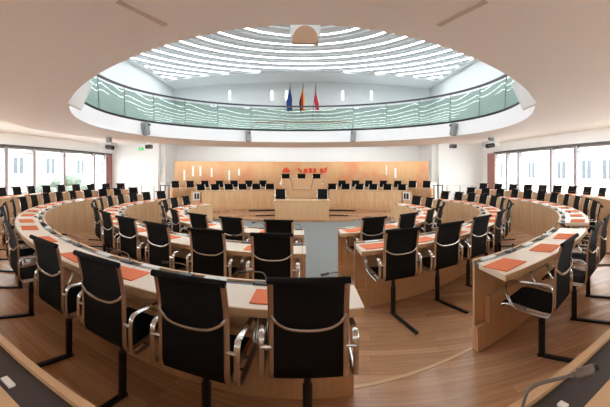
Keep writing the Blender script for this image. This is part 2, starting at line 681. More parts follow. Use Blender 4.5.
# luminous strips of the skylight: one ring or one corner arc each, with a grey louver blade beside it
ORD = ['first', 'second', 'third', 'fourth', 'fifth', 'sixth', 'seventh', 'eighth', 'ninth', 'tenth', 'eleventh', 'twelfth', 'thirteenth', 'fourteenth',
       'fifteenth', 'sixteenth', 'seventeenth', 'eighteenth', 'nineteenth', 'twentieth']
radii = [0.35, 0.95, 1.55, 2.3, 3.0, 3.65, 4.27, 4.85, 5.4, 5.93, 6.45, 6.95, 7.42, 7.86]
nr = 0
for k, r in enumerate(radii):
    sw = 0.029
    if r < 5.6:
        rt = empty('skylight_strip')
        link('diffuser', arc(r - sw, r + sw, H_TOP - 0.012, H_TOP - 0.002, -180, 180, 96), 'strip_light', rt)
        link('louver_blade', arc(r + 0.24, r + 0.26, H_TOP - 0.05, H_TOP - 0.001, -180, 180, 96), 'louver_grey', rt)
        tag(rt, 'curved white light strip of the skylight, %s ring counted from its centre' % ORD[k], 'ceiling light', 'curved skylight strips')
    else:
        # arcs left in the two far corners of the rectangular skylight
        a_lo = math.degrees(math.acos(max(-1, min(1, -math.sqrt(max(0, 1 - (5.9 / r) ** 2)))))) if r > 5.9 else 92
        a_hi = math.degrees(math.acos(-min(1, (13.3 - CY) / r)))
        if r < 6.7:
            a_n = math.degrees(math.asin(min(1, 5.9 / r)))
            rt = empty('skylight_strip')
            link('diffuser', arc(r - sw, r + sw, H_TOP - 0.012, H_TOP - 0.002, -a_n, a_n, 40), 'strip_light', rt)
            link('louver_blade', arc(r + 0.24, r + 0.26, H_TOP - 0.05, H_TOP - 0.001, -a_n + 4, a_n - 4, 40), 'louver_grey', rt)
            tag(rt, 'long curved light strip over the near half of the skylight, %s from the innermost' % ORD[k - 9], 'ceiling light', 'curved skylight strips')
        for s in (-1, 1):
            e0, e1 = s * a_lo, s * a_hi
            if s < 0: e0, e1 = e1, e0
            rt = empty('skylight_strip')
            link('diffuser', arc(r - sw, r + sw, H_TOP - 0.012, H_TOP - 0.002, e0, e1, 20), 'strip_light', rt)
            link('louver_blade', arc(r + 0.24, r + 0.26, H_TOP - 0.05, H_TOP - 0.001, e0, e1, 20), 'louver_grey', rt)
            tag(rt, 'short curved light strip in the %s far corner of the skylight, %s from the innermost' % ('left' if s < 0 else 'right', ORD[k - 9]), 'ceiling light', 'curved skylight strips')

# cove light above the soffit's outer edge; its stretch behind the camera is added fill
for s, nm in ((-1, 'left'), (1, 'right')):
    e0, e1 = (0.5, 172) if s > 0 else (-172, -0.5)
    rt = link('cove_light', arc(lambda a: soffit_outer(a) + 0.05, lambda a: soffit_outer(a) + 0.11, 2.9, 2.94, e0, e1), 'cove_glow')
    tag(rt, 'thin cove light running along the %s outer edge of the lowered ceiling ring' % nm, 'ceiling light', 'cove lights')

rt = link('wall_washer', arc(8.2, 8.26, 2.95, 2.98, 128, 232), 'wash_glow')  # added out of sight above the soffit to brighten the back wall
tag(rt, 'thin ceiling light line washing the white wall behind the stage', 'ceiling light')
# gallery balustrade
bal = empty('glass_balustrade', (0, 0, 0))
tag(bal, 'curved green-tinted glass balustrade with dark rails round the ceiling opening', 'balustrade')
link('handrail', arc(RO + 0.075, RO + 0.145, EYE + 2.58, EYE + 2.63, -180, 180, 144), 'dark_grey', bal)
link('base_rail', arc(RO + 0.01, RO + 0.10, H_SLAB, H_SLAB + 0.07, -180, 180, 144), 'black_metal', bal)
NP = 24
for i in range(NP):
    a0 = i * 360 / NP + 0.15 + 7.5 - 180
    bm = arc(RO + 0.045, RO + 0.06, H_SLAB + 0.07, EYE + 2.50, a0, a0 + 360 / NP - 0.3, 8)
    for v in bm.verts:      # the panes lean outwards
        d = Vector((v.co.x, v.co.y - CY, 0)).normalized()
        v.co += d * 0.05 * (v.co.z - H_SLAB)
    link('glass_panel', bm, 'balustrade_glass', bal, smooth=True)
    p = P(RO + 0.052, a0 - 0.15)
    bm = bmesh.new()
    q = P(RO + 0.10, a0 - 0.15)
    tube(bm, [(p.x, p.y, H_SLAB + 0.06), (q.x, q.y, EYE + 2.6)], 0.010, n=8)
    link('post', bm, 'dark_grey', bal, smooth=True)

# ------------------------------------------------------------------ side walls with windows


def on_line(px, A, d):
    """where the sight line of column px meets the plan line A + t d"""
    th = (px - 302) / F
    s, c = math.sin(th), math.cos(th)
    # A + t d = r (s, c)
    det = d[0] * (-c) + s * d[1]
    t = (-A[0] * (-c) - s * A[1]) / det
    return t


def pt(px, r):
    th = (px - 302) / F
    return (r * math.sin(th), r * math.cos(th))


Z_SILL, Z_HEAD = 0.55, EYE + 1.06
WIN = 0


def side_wall(nm, A, B, cols, pier, extra, out):
    global WIN
    A = Vector(A); B = Vector(B)
    d = (B - A).normalized()
    n = Vector((-d.y, d.x)) * out      # towards outside
    t_end = on_line(pier[1], A, d)
    t_pier = on_line(pier[0], A, d)
    t0 = -(A.y - WY0) / d.y

    def board(bm, ta, tb, o0, o1, z0, z1):
        pts = [A + d * ta + n * o0, A + d * tb + n * o0, A + d * tb + n * o1, A + d * ta + n * o1]
        lo = [bm.verts.new((p.x, p.y, z0)) for p in pts]
        hi = [bm.verts.new((p.x, p.y, z1)) for p in pts]
        bm.faces.new(lo[::-1]); bm.faces.new(hi)
        for i in range(4):
            j = (i + 1) % 4
            bm.faces.new((lo[i], lo[j], hi[j], hi[i]))
    T1 = (15.3 - A.y) / d.y
    bm = bmesh.new(); board(bm, t0, T1, 0, 0.3, -0.16, Z_SILL); struct('wall_%s_lower' % nm, bm, 'wall_paint')
    bm = bmesh.new(); board(bm, t0, T1, 0, 0.3, Z_HEAD, H_OUT + 0.1); struct('wall_%s_upper' % nm, bm, 'wall_paint')
    bm = bmesh.new(); board(bm, t_end, T1, 0, 0.3, Z_SILL, Z_HEAD); struct('wall_%s_end' % nm, bm, 'wall_paint')
    bm = bmesh.new(); board(bm, t_pier, t_end, -0.04, 0.26, Z_SILL, Z_HEAD - 0.03); struct('trim_%s_pier' % nm, bm, 'pier_red')
    bm = bmesh.new(); board(bm, t0, t_end + 0.05, -0.05, 0.2, Z_HEAD - 0.05, Z_HEAD + 0.02); struct('trim_%s_head' % nm, bm, 'dark_grey')
    bm = bmesh.new(); board(bm, t0, t_end, -0.03, 0.2, Z_SILL - 0.03, Z_SILL + 0.03); struct('trim_%s_sill' % nm, bm, 'mullion')
    ts = [t0] + sorted([on_line(c, A, d) for c in cols] + list(extra)) + [t_pier]
    for a, b in zip(ts[:-1], ts[1:]):
        WIN += 1
        bm = bmesh.new()
        board(bm, a + 0.02, b - 0.02, 0.12, 0.16, Z_HEAD - 0.28, Z_HEAD - 0.25)     # transom
        board(bm, b - 0.10, b + 0.05 if b < t_pier else b, 0.0, 0.2, Z_SILL, Z_HEAD - 0.03)
        board(bm, a + 0.05, b - 0.10, 0.1, 0.18, Z_SILL, Z_SILL + 0.08)
        board(bm, a + 0.05, b - 0.10, 0.1, 0.18, Z_HEAD - 0.12, Z_HEAD - 0.05)
        wf = struct('window_%d' % WIN, bm, 'mullion')
        bm = bmesh.new()
        board(bm, a + 0.05, b - 0.10, 0.13, 0.14, Z_SILL + 0.05, Z_HEAD - 0.08)
        g = link('window_glass', bm, 'window_glass', wf)


AL, BL = (-9.7, 7.25), (-10.1, 15.5)
AR, BR = (8.9, 6.4), (9.4, 14.55)
side_wall('left', AL, BL, [7, 35, 65, 95], (107, 114), [-2.2, -4.6, -7.0], 1)
side_wall('right', AR, BR, [574.5, 550, 517.5, 506], (488, 495), [-0.8, -3.2, -5.6], -1)
# right side pier is nearer the end: cols are listed from the visitor outward
struct('wall_front', newbox(WX0, WX1, WY0 - 0.2, WY0, -0.16, H_OUT + 0.1), 'wall_paint')
YB = 15.2
xl, xr = -math.tan(144 / F) * YB, math.tan(137 / F) * YB
struct('wall_back_left', newbox(WX0, xl, YB, YB + 0.25, -0.16, H_OUT), 'wall_paint')
struct('wall_back_right', newbox(xr, WX1, YB, YB + 0.25, -0.16, H_OUT), 'wall_paint')
struct('wall_back', newbox(WX0, WX1, WY1 - 0.2, WY1, -0.16, H_OUT), 'wall_paint')
struct('wall_niche_left', newbox(xl, -5.2, YB + 1.0, YB + 1.1, -0.16, 0.98), 'wall_paint')
struct('wall_niche_right', newbox(5.2, xr, YB + 1.0, YB + 1.1, -0.16, 0.98), 'wall_paint')
struct('trim_niche_left', newbox(xl, xl + 0.3, YB + 0.25, WY1 - 0.2, 0.98, H_OUT), 'pale_grey')
struct('trim_niche_right', newbox(xr - 0.3, xr, YB + 0.25, WY1 - 0.2, 0.98, H_OUT), 'pale_grey')

# ------------------------------------------------------------------ outside
struct('ground', newbox(-60, 60, -30, 70, -4.2, -4.0), 'street')


def building(name, x, y0, y1, z1, wins, face, label, mt='facade'):
    rt = empty(name, (x, (y0 + y1) / 2, -4))
    tag(rt, label, 'building')
    oy = (y0 + y1) / 2
    dx = 6 * face
    link('wall', newbox(min(0, dx), max(0, dx), y0 - oy, y1 - oy, 0, z1 + 4), mt, rt)
    link('roof', newbox(min(-0.3 * face, dx), max(-0.3 * face, dx), y0 - oy - 0.3, y1 - oy + 0.3, z1 + 4, z1 + 4.4), 'roof_grey', rt)
    for (y, wdt, za, zb) in wins:
        fr = bmesh.new()
        box(fr, -0.08, 0.02, y - oy - wdt / 2 - 0.1, y - oy + wdt / 2 + 0.1, za + 4 - 0.1, zb + 4 + 0.1)
        f = link('window_frame', fr, 'flag_white', rt)
        g = bmesh.new()
        for s in (-1, 1):
            box(g, -0.1, -0.06, y - oy + s * wdt / 4 - wdt * 0.2, y - oy + s * wdt / 4 + wdt * 0.2, za + 4, zb + 4)
        if face < 0:
            for v in g.verts: v.co.x = -v.co.x
            for v in f.data.vertices: v.co.x = -v.co.x
        link('pane', g, 'facade_glass', f)


wr = []
for px in (501, 532, 562, 587, 608):
    y = 24 / math.tan((px - 302) / F)
    wr.append((y, 1.3, 0.9, 2.7))
    wr.append((y, 1.3, -2.6, -0.9))
building('office_building', 24, 8, 46, 7.0, wr, 1, 'white building with a row of tall paired windows outside the right windows')
wl = []
for px in (18, 50, 80, 104):
    y = -24 / math.tan((px - 302) / F)
    wl.append((y, 1.5, 1.4, 3.0)); wl.append((y, 1.5, -2.0, -0.4))
building('stone_building', -24, 9, 29, 6.0, wl, -1, 'pale stone building seen faintly through the left windows', 'facade_stone')

# small trees in front of the left facade
for i, (x, y, h) in enumerate(((-17, 16.5, 3.9), (-18, 21.0, 4.4))):
    rt = empty('tree', (x, y, -4))
    tag(rt, ['small leafy tree outside, seen through the middle left windows', 'taller leafy tree outside, seen beside the last left window'][i], 'tree', 'trees outside the left windows')
    link('trunk', newtube([(0, 0, 0), (0.05, 0, h * 0.5), (0, 0.05, h * 0.8)], 0.12, smooth=4), 'frame_brown', rt, smooth=True)
    bm = bmesh.new()
    for j in range(9):
        c = Vector((random.uniform(-.9, .9), random.uniform(-.9, .9), h * 0.9 + random.uniform(-.5, .8)))
        bmesh.ops.create_icosphere(bm, subdivisions=2, radius=random.uniform(.5, .8), matrix=Matrix.Translation(c))
    for v in bm.verts:
        v.co += Vector((random.uniform(-.07, .07), random.uniform(-.07, .07), random.uniform(-.07, .07)))
    link('crown', bm, 'leaf', rt)

# ------------------------------------------------------------------ stage
o = struct('floor_stage_step_1', poly_prism([(-1.45, 10.70), (1.45, 10.70), (2.0, 11.0), (2.75, 11.85), (4.4, 11.9), (6.2, 12.2), (6.2, 16.9), (-6.2, 16.9), (-6.2, 12.2), (-4.4, 11.9), (-2.75, 11.85), (-2.0, 11.0)], -0.155, -0.085), 'parquet')
struct('floor_stage_step_2', arc(4.25, 9.0, -0.12, -0.03, 128, 232, 40), 'parquet')
struct('floor_stage_step_3', arc(5.3, 9.0, -0.05, 0.04, 128, 232, 40), 'parquet')
struct('floor_stage_step_4', arc(6.95, 9.0, 0.02, 0.15, 128, 232, 40), 'parquet')
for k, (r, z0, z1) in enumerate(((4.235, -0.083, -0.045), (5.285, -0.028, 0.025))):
    struct('trim_step_%d' % (k + 1), arc(r, r + 0.012, z0, z1, 157, 203), 'black_metal')  # black strips stand in for the shadow gaps at the step fronts
for k in (2, 3):
    struct('trim_nosing_%d' % k, arc(RI[k] - 0.015, RI[k] + 0.02, LV[k] - 0.045, LV[k] + 0.003, ('x', 0.0), ('x', 1.5), 6), 'oak_edge')
struct('floor_podium', newbox(-1.25, 1.25, 13.95, 15.9, 0.0, 0.47), 'oak_plain')

pw = empty('wood_wall_panel')
tag(pw, 'wide curved oak wall panel behind the stage with pale slits and red marks', 'wall panel')


def ph_of(px, R):
    """angle about the hall's centre of the far crossing of column px with radius R"""
    th = (px - 302) / F
    q = R * R - (CY * math.sin(th)) ** 2
    rho = CY * math.cos(th) + math.sqrt(max(q, 0))
    x, y = rho * math.sin(th), rho * math.cos(th)
    return math.degrees(math.atan2(x, CY - y)) % 360, rho


RP = 8.6
a0, _ = ph_of(428, RP); a1, _ = ph_of(175, RP)
link('panel_board', arc(RP, RP + 0.06, 0.0, EYE + 0.545, a0, a1, 60), 'oak_wall', pw)
link('cap_rail', arc(RP - 0.01, RP + 0.08, EYE + 0.545, EYE + 0.56, a0, a1, 60), 'oak_edge', pw)


def pz(py, rho):
    return EYE + (173 - py) * rho / F


for px, ya, yb, mm in ((184.3, 170, 180.5, 'paper'), (193, 166, 176.3, 'paper'), (200.4, 166, 176, 'paper'), (211.6, 168, 177, 'paper'), (229.2, 170.5, 180, 'paper'), (239, 169, 175.5, 'paper'), (386.5, 165.5, 175, 'flag_white'), (395.5, 168, 178, 'paper')):
    a, rho = ph_of(px, RP)
    ss = 0.045 if px != 386.5 else 0.03
    da = math.degrees(ss / RP)
    link('slit_inlay', arc(RP - 0.012, RP + 0.002, pz(yb, rho), pz(ya, rho), a - da, a + da, 2), mm, pw)


def mark(px0, px1, ya, yb, shape):
    a, rho = ph_of(px0, RP - 0.012)
    b, _ = ph_of(px1, RP - 0.012)
    bm = bmesh.new()
    for poly in shape:
        f0 = []
        for R in (RP - 0.015, RP + 0.0):
            f0.append([bm.verts.new(P(R, a + (b - a) * u, pz(yb, rho) + (pz(ya, rho) - pz(yb, rho)) * v)) for u, v in poly])
        bm.faces.new(f0[0]); bm.faces.new(f0[1][::-1])
        for i in range(len(poly)):
            j = (i + 1) % len(poly)
            bm.faces.new((f0[0][i], f0[0][j], f0[1][j], f0[1][i]))
    link('red_mark', bm, 'red_ink', pw)


mark(282, 290.5, 167.5, 172.8, [[(0.3, 1), (0.62, 1), (1, .35), (.85, 0), (.1, .05), (0, .3)]])
mark(296.5, 316.5, 168, 173.2, [[(0, 1), (.14, .95), (.3, .4), (.22, 0), (.16, .3)], [(.34, .0), (.36, .9), (.55, .85), (.56, .05)], [(.6, 0), (.61, .95), (.78, .95), (.79, .05)], [(.83, .05), (.84, .95), (1, .9), (.98, 0)]])
mark(319.5, 327.5, 167, 173.2, [[(0.08, 0.0), (.0, .7), (.45, .8), (.55, .0)], [(.58, .1), (.6, .8), (1, 1), (.85, .1)]])

# government benches either side of the podium
for s, nm in ((-1, 'left'), (1, 'right')):
    b = empty('government_bench')
    tag(b, 'long curved oak bench desk on the stage, %s of the speaker\'s lectern' % nm, 'desk', 'stage bench desks')
    if s < 0:
        e0, e1 = ph_of(276, 5.6)[0], ph_of(202, 5.6)[0]
        ee = (e1, e1 + 1.2)
    else:
        e0, e1 = ph_of(401, 5.6)[0], ph_of(329, 5.6)[0]
        ee = (e0 - 1.2, e0)
    link('front_panel', arc(5.6, 5.64, 0.03, 0.75, e0, e1), 'oak_stage', b)
    link('worktop', arc(5.58, 6.15, 0.75, 0.78, e0, e1), 'oak_edge', b)
    for e in (e0, e1):
        bm = bmesh.new(); slab_between(bm, P(5.64, e)[:2], P(6.12, e)[:2], 0.03, 0.03, 0.75)
        link('end_panel', bm, 'oak_plain', b)
    # white framed equipment box at the outer end
    e = (e1 + 2.2) if s < 0 else (e0 - 2.2)
    c = P(5.75, e)
    t = empty('equipment_box', (c.x, c.y, 0.04), R_(e))
    tag(t, 'white framed box with dark openings at the %s end of the stage benches' % nm, 'cabinet', 'equipment boxes')
    bm = newbox(-0.13, 0.13, -0.12, 0.12, 0, 0.72, 0.01); link('body', bm, 'oak_plain', t)
    bm = bmesh.new(); rbox(bm, -0.14, 0.14, 0.12, 0.14, 0.40, 0.70, 0.004); link('face_frame', bm, 'paper', t)
    bm = bmesh.new(); rbox(bm, -0.10, -0.01, 0.135, 0.155, 0.44, 0.66, 0.004); link('opening', bm, 'black_metal', t)
    bm = bmesh.new(); rbox(bm, 0.02, 0.10, 0.135, 0.155, 0.44, 0.66, 0.004); link('opening', bm, 'black_metal', t)

for s, nm in ((-1, 'left'), (1, 'right')):
    b = empty('rear_bench')
    tag(b, 'plain oak bench desk of the back row on the stage, %s of the podium' % nm, 'desk', 'rear stage benches')
    if s < 0:
        e0, e1 = ph_of(270, 7.15)[0], ph_of(172.5, 7.15)[0]
    else:
        e0, e1 = ph_of(431, 7.15)[0], ph_of(334, 7.15)[0]
    link('front_panel', arc(7.15, 7.18, 0.15, 0.80, e0, e1), 'oak_stage', b)
    link('worktop', arc(7.13, 7.55, 0.80, 0.83, e0, e1), 'oak_edge', b)
    bm = bmesh.new(); slab_between(bm, P(7.18, e1 if s < 0 else e0)[:2], P(7.5, e1 if s < 0 else e0)[:2], 0.03, 0.15, 0.80)
    link('end_panel', bm, 'oak_plain', b)

# clerks' table in front
t = empty('clerk_table', (0, 10.78, -0.085))
tag(t, 'wide oak table at the front centre of the stage', 'table')
link('front_panel', newbox(-0.90, 0.90, 0.0, 0.03, 0, 0.61), 'oak_plain', t)
link('worktop', newbox(-0.95, 0.95, -0.02, 0.55, 0.61, 0.64, 0.004), 'oak_edge', t)
for s in (-1, 1):
    link('side_panel', newbox(min(s * .87, s * .90), max(s * .87, s * .90), 0.03, 0.52, 0, 0.61), 'oak_plain', t)
# lectern
t = empty('lectern', (0, 12.25, -0.035))
tag(t, 'oak speaker\'s lectern between the clerks\' table and the raised podium', 'lectern')
link('body', newbox(-0.39, 0.39, 0.0, 0.45, 0, 0.90, 0.008), 'oak_plain', t)
link('reading_shelf', newbox(-0.36, 0.36, -0.04, 0.42, 0.90, 0.93, 0.006), 'oak_edge', t)
for s in (-1, 1):
    link('side_wing', newbox(min(s * .39, s * .62), max(s * .39, s * .62), 0.08, 0.42, 0, 0.62, 0.006), 'oak_plain', t)
# president's desk
t = empty('president_desk', (0, 13.6, 0.04))
tag(t, 'tall oak desk of the raised podium behind the lectern', 'desk')
link('front_panel', newbox(-0.84, 0.84, 0.0, 0.04, 0, 1.16), 'oak_plain', t)
link('worktop', newbox(-0.88, 0.88, -0.03, 0.34, 1.16, 1.19, 0.004), 'oak_edge', t)
for s in (-1, 1):
    link('side_panel', newbox(min(s * .80, s * .84), max(s * .80, s * .84), 0.04, 0.34, 0, 1.16), 'oak_plain', t)

# ------------------------------------------------------------------ the chair


def make_chair(foot=True):
    rt = empty('conference_chair')
    seat_prof = [(0.27, 0.425), (0.262, 0.445), (0.235, 0.456), (0.15, 0.458), (0.0, 0.44), (-0.09, 0.43)]
    back_prof = [(-0.09, 0.43), (-0.145, 0.432), (-0.172, 0.48), (-0.175, 0.58), (-0.178, 0.68), (-0.185, 0.78), (-0.205, 0.87), (-0.225, 0.935), (-0.245, 0.955)]
    sp = [(v.y, v.z) for v in spline([(0, a, b) for a, b in seat_prof], 4)]
    bp = [(v.y, v.z) for v in spline([(0, a, b) for a, b in back_prof], 4)]
    link('seat', sheet(bmesh.new(), sp, -0.178, 0.178, 0.022), 'black_mesh', rt, smooth=True)
    bk = sheet(bmesh.new(), bp, -0.178, 0.178, 0.014)
    # rolled top edge
    tube(bk, [(-0.203, -0.238, 0.95), (0.203, -0.238, 0.95)], 0.017, 0.017, n=10)
    link('backrest', bk, 'black_mesh', rt, smooth=True)
    for s in (-1, 1):
        x = s * 0.185
        prof = seat_prof[:-1] + back_prof
        pr = [(x, a, b) for a, b in prof][1:-1] + [(x, -0.236, 0.935)]
        link('side_rail', newtube(pr, 0.019, 0.009, ref=(1, 0, 0), n=8, smooth=4), 'aluminium', rt, smooth=True)
        xa = s * 0.240
        arm = [(xa, -0.178, 0.48), (xa, -0.182, 0.54), (xa, -0.182, 0.61), (xa, -0.165, 0.65), (xa, -0.12, 0.664), (xa, 0.0, 0.664), (xa, 0.13, 0.66), (xa, 0.185, 0.64), (xa, 0.20, 0.59),
               (xa, 0.17, 0.51), (xa, 0.12, 0.465), (xa, 0.0, 0.445), (xa, -0.12, 0.432), (xa, -0.165, 0.445)]
        lug = bmesh.new()
        tube(lug, spline(arm + [arm[0]], 3)[:-1], 0.016, 0.006, ref=(1, 0, 0), n=8, closed=True)
        tube(lug, [(s * 0.188, -0.176, 0.60), (xa, -0.185, 0.60)], 0.009, n=8)
        tube(lug, [(s * 0.188, 0.06, 0.45), (xa, 0.06, 0.455)], 0.009, n=8)
        link('armrest', lug, 'chrome', rt, smooth=True)
    cb = [(-0.186, -0.19, 0.76), (-0.16, -0.205, 0.735), (-0.10, -0.212, 0.708), (0, -0.214, 0.70), (0.10, -0.212, 0.708), (0.16, -0.205, 0.735), (0.186, -0.19, 0.76)]
    link('crossbar', newtube(cb, 0.009, 0.007, ref=(0, 0, 1), n=8, smooth=4), 'chrome', rt, smooth=True)
    # seat carriers, tilt block, lever
    bm = bmesh.new()
    tube(bm, [(-0.185, 0.12, 0.435), (-0.10, 0.05, 0.405), (0, 0.02, 0.395), (0.10, 0.05, 0.405), (0.185, 0.12, 0.435)], 0.014, 0.010, n=8, smooth=3)
    tube(bm, [(-0.185, -0.06, 0.425), (-0.10, -0.02, 0.405), (0, 0.0, 0.395), (0.10, -0.02, 0.405), (0.185, -0.06, 0.425)], 0.014, 0.010, n=8, smooth=3)
    link('seat_carrier', bm, 'chrome', rt, smooth=True)
    bm = bmesh.new(); cyl(bm, (0, 0), 0.028, 0.012, 0.30, 16); cyl(bm, (0, 0), 0.021, 0.29, 0.40, 12)
    link('post', bm, 'black_metal', rt, smooth=True)
    link('tilt_lever', newtube([(0.03, 0.03, 0.39), (0.12, 0.05, 0.385), (0.20, 0.06, 0.385)], 0.007, n=6), 'black_metal', rt, smooth=True)
    if foot:
        bm = bmesh.new(); rbox(bm, -0.019, 0.019, -0.50, 0.035, 0.0, 0.022, 0.004)
        link('floor_bar', bm, 'black_metal', rt)
    else:
        bm = bmesh.new()
        for k in range(4):
            a = PI / 4 + k * PI / 2
            tube(bm, [(0, 0, 0.05), (0.27 * math.cos(a), 0.27 * math.sin(a), 0.015)], 0.018, 0.014, n=6)
        link('star_base', bm, 'chrome', rt, smooth=True)
    note_kids(rt)
    return rt


proto = make_chair(True)
proto_stage = make_chair(False)
used = {}


def put(src, loc, rz, label, cat, group):
    if not used.get(src.name):
        used[src.name] = True
        o = src
    else:
        o = copy_tree(src)
    o.location = loc
    o.rotation_euler.z = rz
    o['label'] = label; o['category'] = cat; o['group'] = group
    return o


# ------------------------------------------------------------------ desks, chairs, microphones and papers in the rings


def make_mic():
    rt = empty('gooseneck_microphone')
    bm = bmesh.new(); rbox(bm, -0.055, 0.055, -0.03, 0.03, 0, 0.018, 0.005); link('base', bm, 'dark_grey', rt)
    link('neck', newtube([(0.03, 0, 0.015), (0.03, -0.005, 0.05), (0.015, -0.02, 0.085), (-0.03, -0.05, 0.10), (-0.09, -0.09, 0.105)], 0.0045, n=6, smooth=4), 'mic_grey', rt, smooth=True)
    link('head', newtube([(-0.085, -0.087, 0.105), (-0.10, -0.097, 0.105), (-0.13, -0.117, 0.106)], 0.009, n=8), 'black_metal', rt, smooth=True)
    note_kids(rt)
    return rt


mic0 = make_mic()
bm = newbox(-0.155, 0.155, -0.11, 0.11, 0, 0.006)
fold0 = link('paper_folder', bm, 'orange')
bm = newbox(-0.105, 0.105, -0.14, 0.14, 0, 0.003)
pap0 = link('paper_sheet', bm, 'paper')
bm = bmesh.new()
rbox(bm, -0.08, 0.08, -0.03, 0.03, 0, 0.02, 0.006)
con0 = link('desk_console', bm, 'pale_grey')
for x in (fold0, pap0, con0):
    KIDS[x.name] = []

ROWN = {1: 'innermost', 2: 'second', 3: 'third', 4: 'outermost'}


def desk(row, e0, e1, label, seat=None):
    z = LV[row]; ri = RI[row]; ro = ri + DW
    top = z + 0.735
    inner_floor = LV[row - 1] if row > 1 else -0.147
    cw = 0.12 if row == 4 else 0.075
    rt = empty('curved_desk')
    tag(rt, label, 'desk', 'curved desks of the plenary rings')
    link('front_panel', arc(ri, ri + 0.03, inner_floor, top - 0.012, e0, e1), 'oak_front', rt)
    link('nosing', arc(ri - 0.008, ri + 0.022, top - 0.012, top + 0.004, e0, e1), 'oak_edge', rt)
    link('cable_channel', arc(ri + 0.022, ri + 0.022 + cw, top - 0.03, top - 0.008, e0, e1), 'channel' if row == 4 else 'grey_channel', rt)
    link('worktop', arc(ri + 0.022 + cw, ro, top - 0.045, top, e0, e1), 'oak_top_outer' if row == 4 else 'oak_top', rt)
    link('edge_band', arc(ro, ro + 0.012, top - 0.045, top - 0.001, e0, e1), 'oak_edge', rt)
    lo, hi = endang(e0, ri), endang(e1, ri)
    link('foot_cladding', arc(ri + 0.03, ri + 0.08, z, z + 0.20, e0, e1), 'oak_plain', rt)
    g = math.degrees(0.12 / ri)
    link('knee_cladding', arc(ri + 0.03, ri + 0.08, z + 0.20, z + 0.42, lo + g, hi - g), 'oak_plain', rt)
    return rt


def place_of(row, i, side, far):
    base = 'right' if side > 0 else 'left'
    return '%s from the aisle on the %s' % (ORD[i] if i < len(ORD) else 'next', base)


def seats(row, angs, side, where):
    z = LV[row]; ri = RI[row]; ro = ri + DW
    for i, a in enumerate(angs):
        o_ = ORD[i]
        pl = where % o_
        p = P(ro - (0.07 if row != 3 else 0.06 if a == 0.3 else -0.075 if side == 1 and a < 34 else 0.02 if abs(a) > 30 else -0.03), a, z)
        jit = random.uniform(-7, 7) if row < 4 else random.uniform(-4, 4)
        if row == 3 and side == 1 and a < 34:
            jit = (9, 2, -4)[i]
        if row == 3 and side == -1 and i < 5:
            jit = (0.5, -2, -2, 1, -2)[i]
        put(proto, p, R_(a + jit), 'black mesh chair with chrome arms, ' + pl, 'chair', 'black chairs of the %s ring' % ROWN[row])
        if row == 4:
            pass
        top = z + 0.735
        cwid = 0.12 if row == 4 else 0.075
        q = P(ri + 0.022 + cwid / 2, a + math.degrees(0.22 / ri), top - 0.006)
        put(mic0, q, R_(a + 180 + 180), 'thin gooseneck microphone, ' + pl, 'microphone', 'microphones of the %s ring' % ROWN[row])
        da = math.degrees(0.02 / ri)
        q = P(ri + cwid + 0.21, a - math.degrees(0.17 / ro), top + 0.001)
        put(fold0, q, R_(a + random.uniform(-6, 6)), 'flat orange folder on desk, ' + pl, 'folder', 'orange folders on the desks')
        q = P(ri + cwid + 0.20, a + math.degrees(0.12 / ro), top + 0.001)
        if i % 4 == 3: put(pap0, q, R_(a + random.uniform(-10, 10)), 'white paper sheet on desk, ' + pl, 'paper', 'white papers on the desks')
        q = P(ri + 0.022 + cwid / 2, a - math.degrees(0.1 / ri), top - 0.006)
        put(con0, q, R_(a), 'small pale desk console beside microphone, ' + pl, 'console', 'desk consoles')


mic_first = mic0
desk(1, -112, ('x', 0.03), 'innermost curved oak desk left of the centre aisle')
desk(1, ('x', 0.56), 112, 'innermost curved oak desk right of the centre aisle')
desk(2, -113, ('x', 0.04), 'second curved oak desk ring, left of the centre aisle')
desk(2, ('x', 0.60), 113, 'second curved oak desk ring, right of the centre aisle')
desk(3, -114, ('x', 0.34), 'long third-ring curved oak desk sweeping round the left side')
desk(3, ('x', 1.37), 34, 'short third-ring curved desk nearest on the right, open end panel showing')
desk(3, 39, 114, 'third-ring curved oak desk on the far right, behind the short one')
desk(4, -118, ('x', -0.1), 'outermost curved desk with dark channel, left side, cut off at lower left')
desk(4, ('x', 0.1), 118, 'outermost curved desk with dark channel, right side, microphone at lower right')

A1 = [-5.8 - 12.2 * k for k in range(9)]
A1r = [18.8 + 12.2 * k for k in range(8)]
A2 = [-3.7, -12.2, -20.4, -28.5] + [-36.6 - 8.2 * k for k in range(10)]
A2r = [12.9, 21.2, 29.6] + [37.6 + 8.0 * k for k in range(10)]
A3 = [0.3, -5.1, -10.9, -16.8, -24.8] + [-32.6 - 6.58 * k for k in range(13)]
A3n = [17.1, 23.9, 30.0]
A3f = [42.5 + 6.28 * k for k in range(12)]
A4 = [67.9 + 5.3 * k for k in range(10)]
seats(1, A1, -1, '%s place left of the aisle in the innermost ring')
seats(1, A1r, 1, '%s place right of the aisle in the innermost ring')
seats(2, A2, -1, '%s place left of the aisle in the second ring')
seats(2, A2r, 1, '%s place right of the aisle in the second ring')
seats(3, A3, -1, '%s place left of the aisle in the third ring')
seats(3, A3n, 1, '%s place of the short near desk on the right')
seats(3, A3f, 1, '%s place of the far right third-ring desk')
seats(4, [-a for a in A4], -1, '%s place along the left windows, outermost ring')
seats(4, A4, 1, '%s place along the right windows, outermost ring')

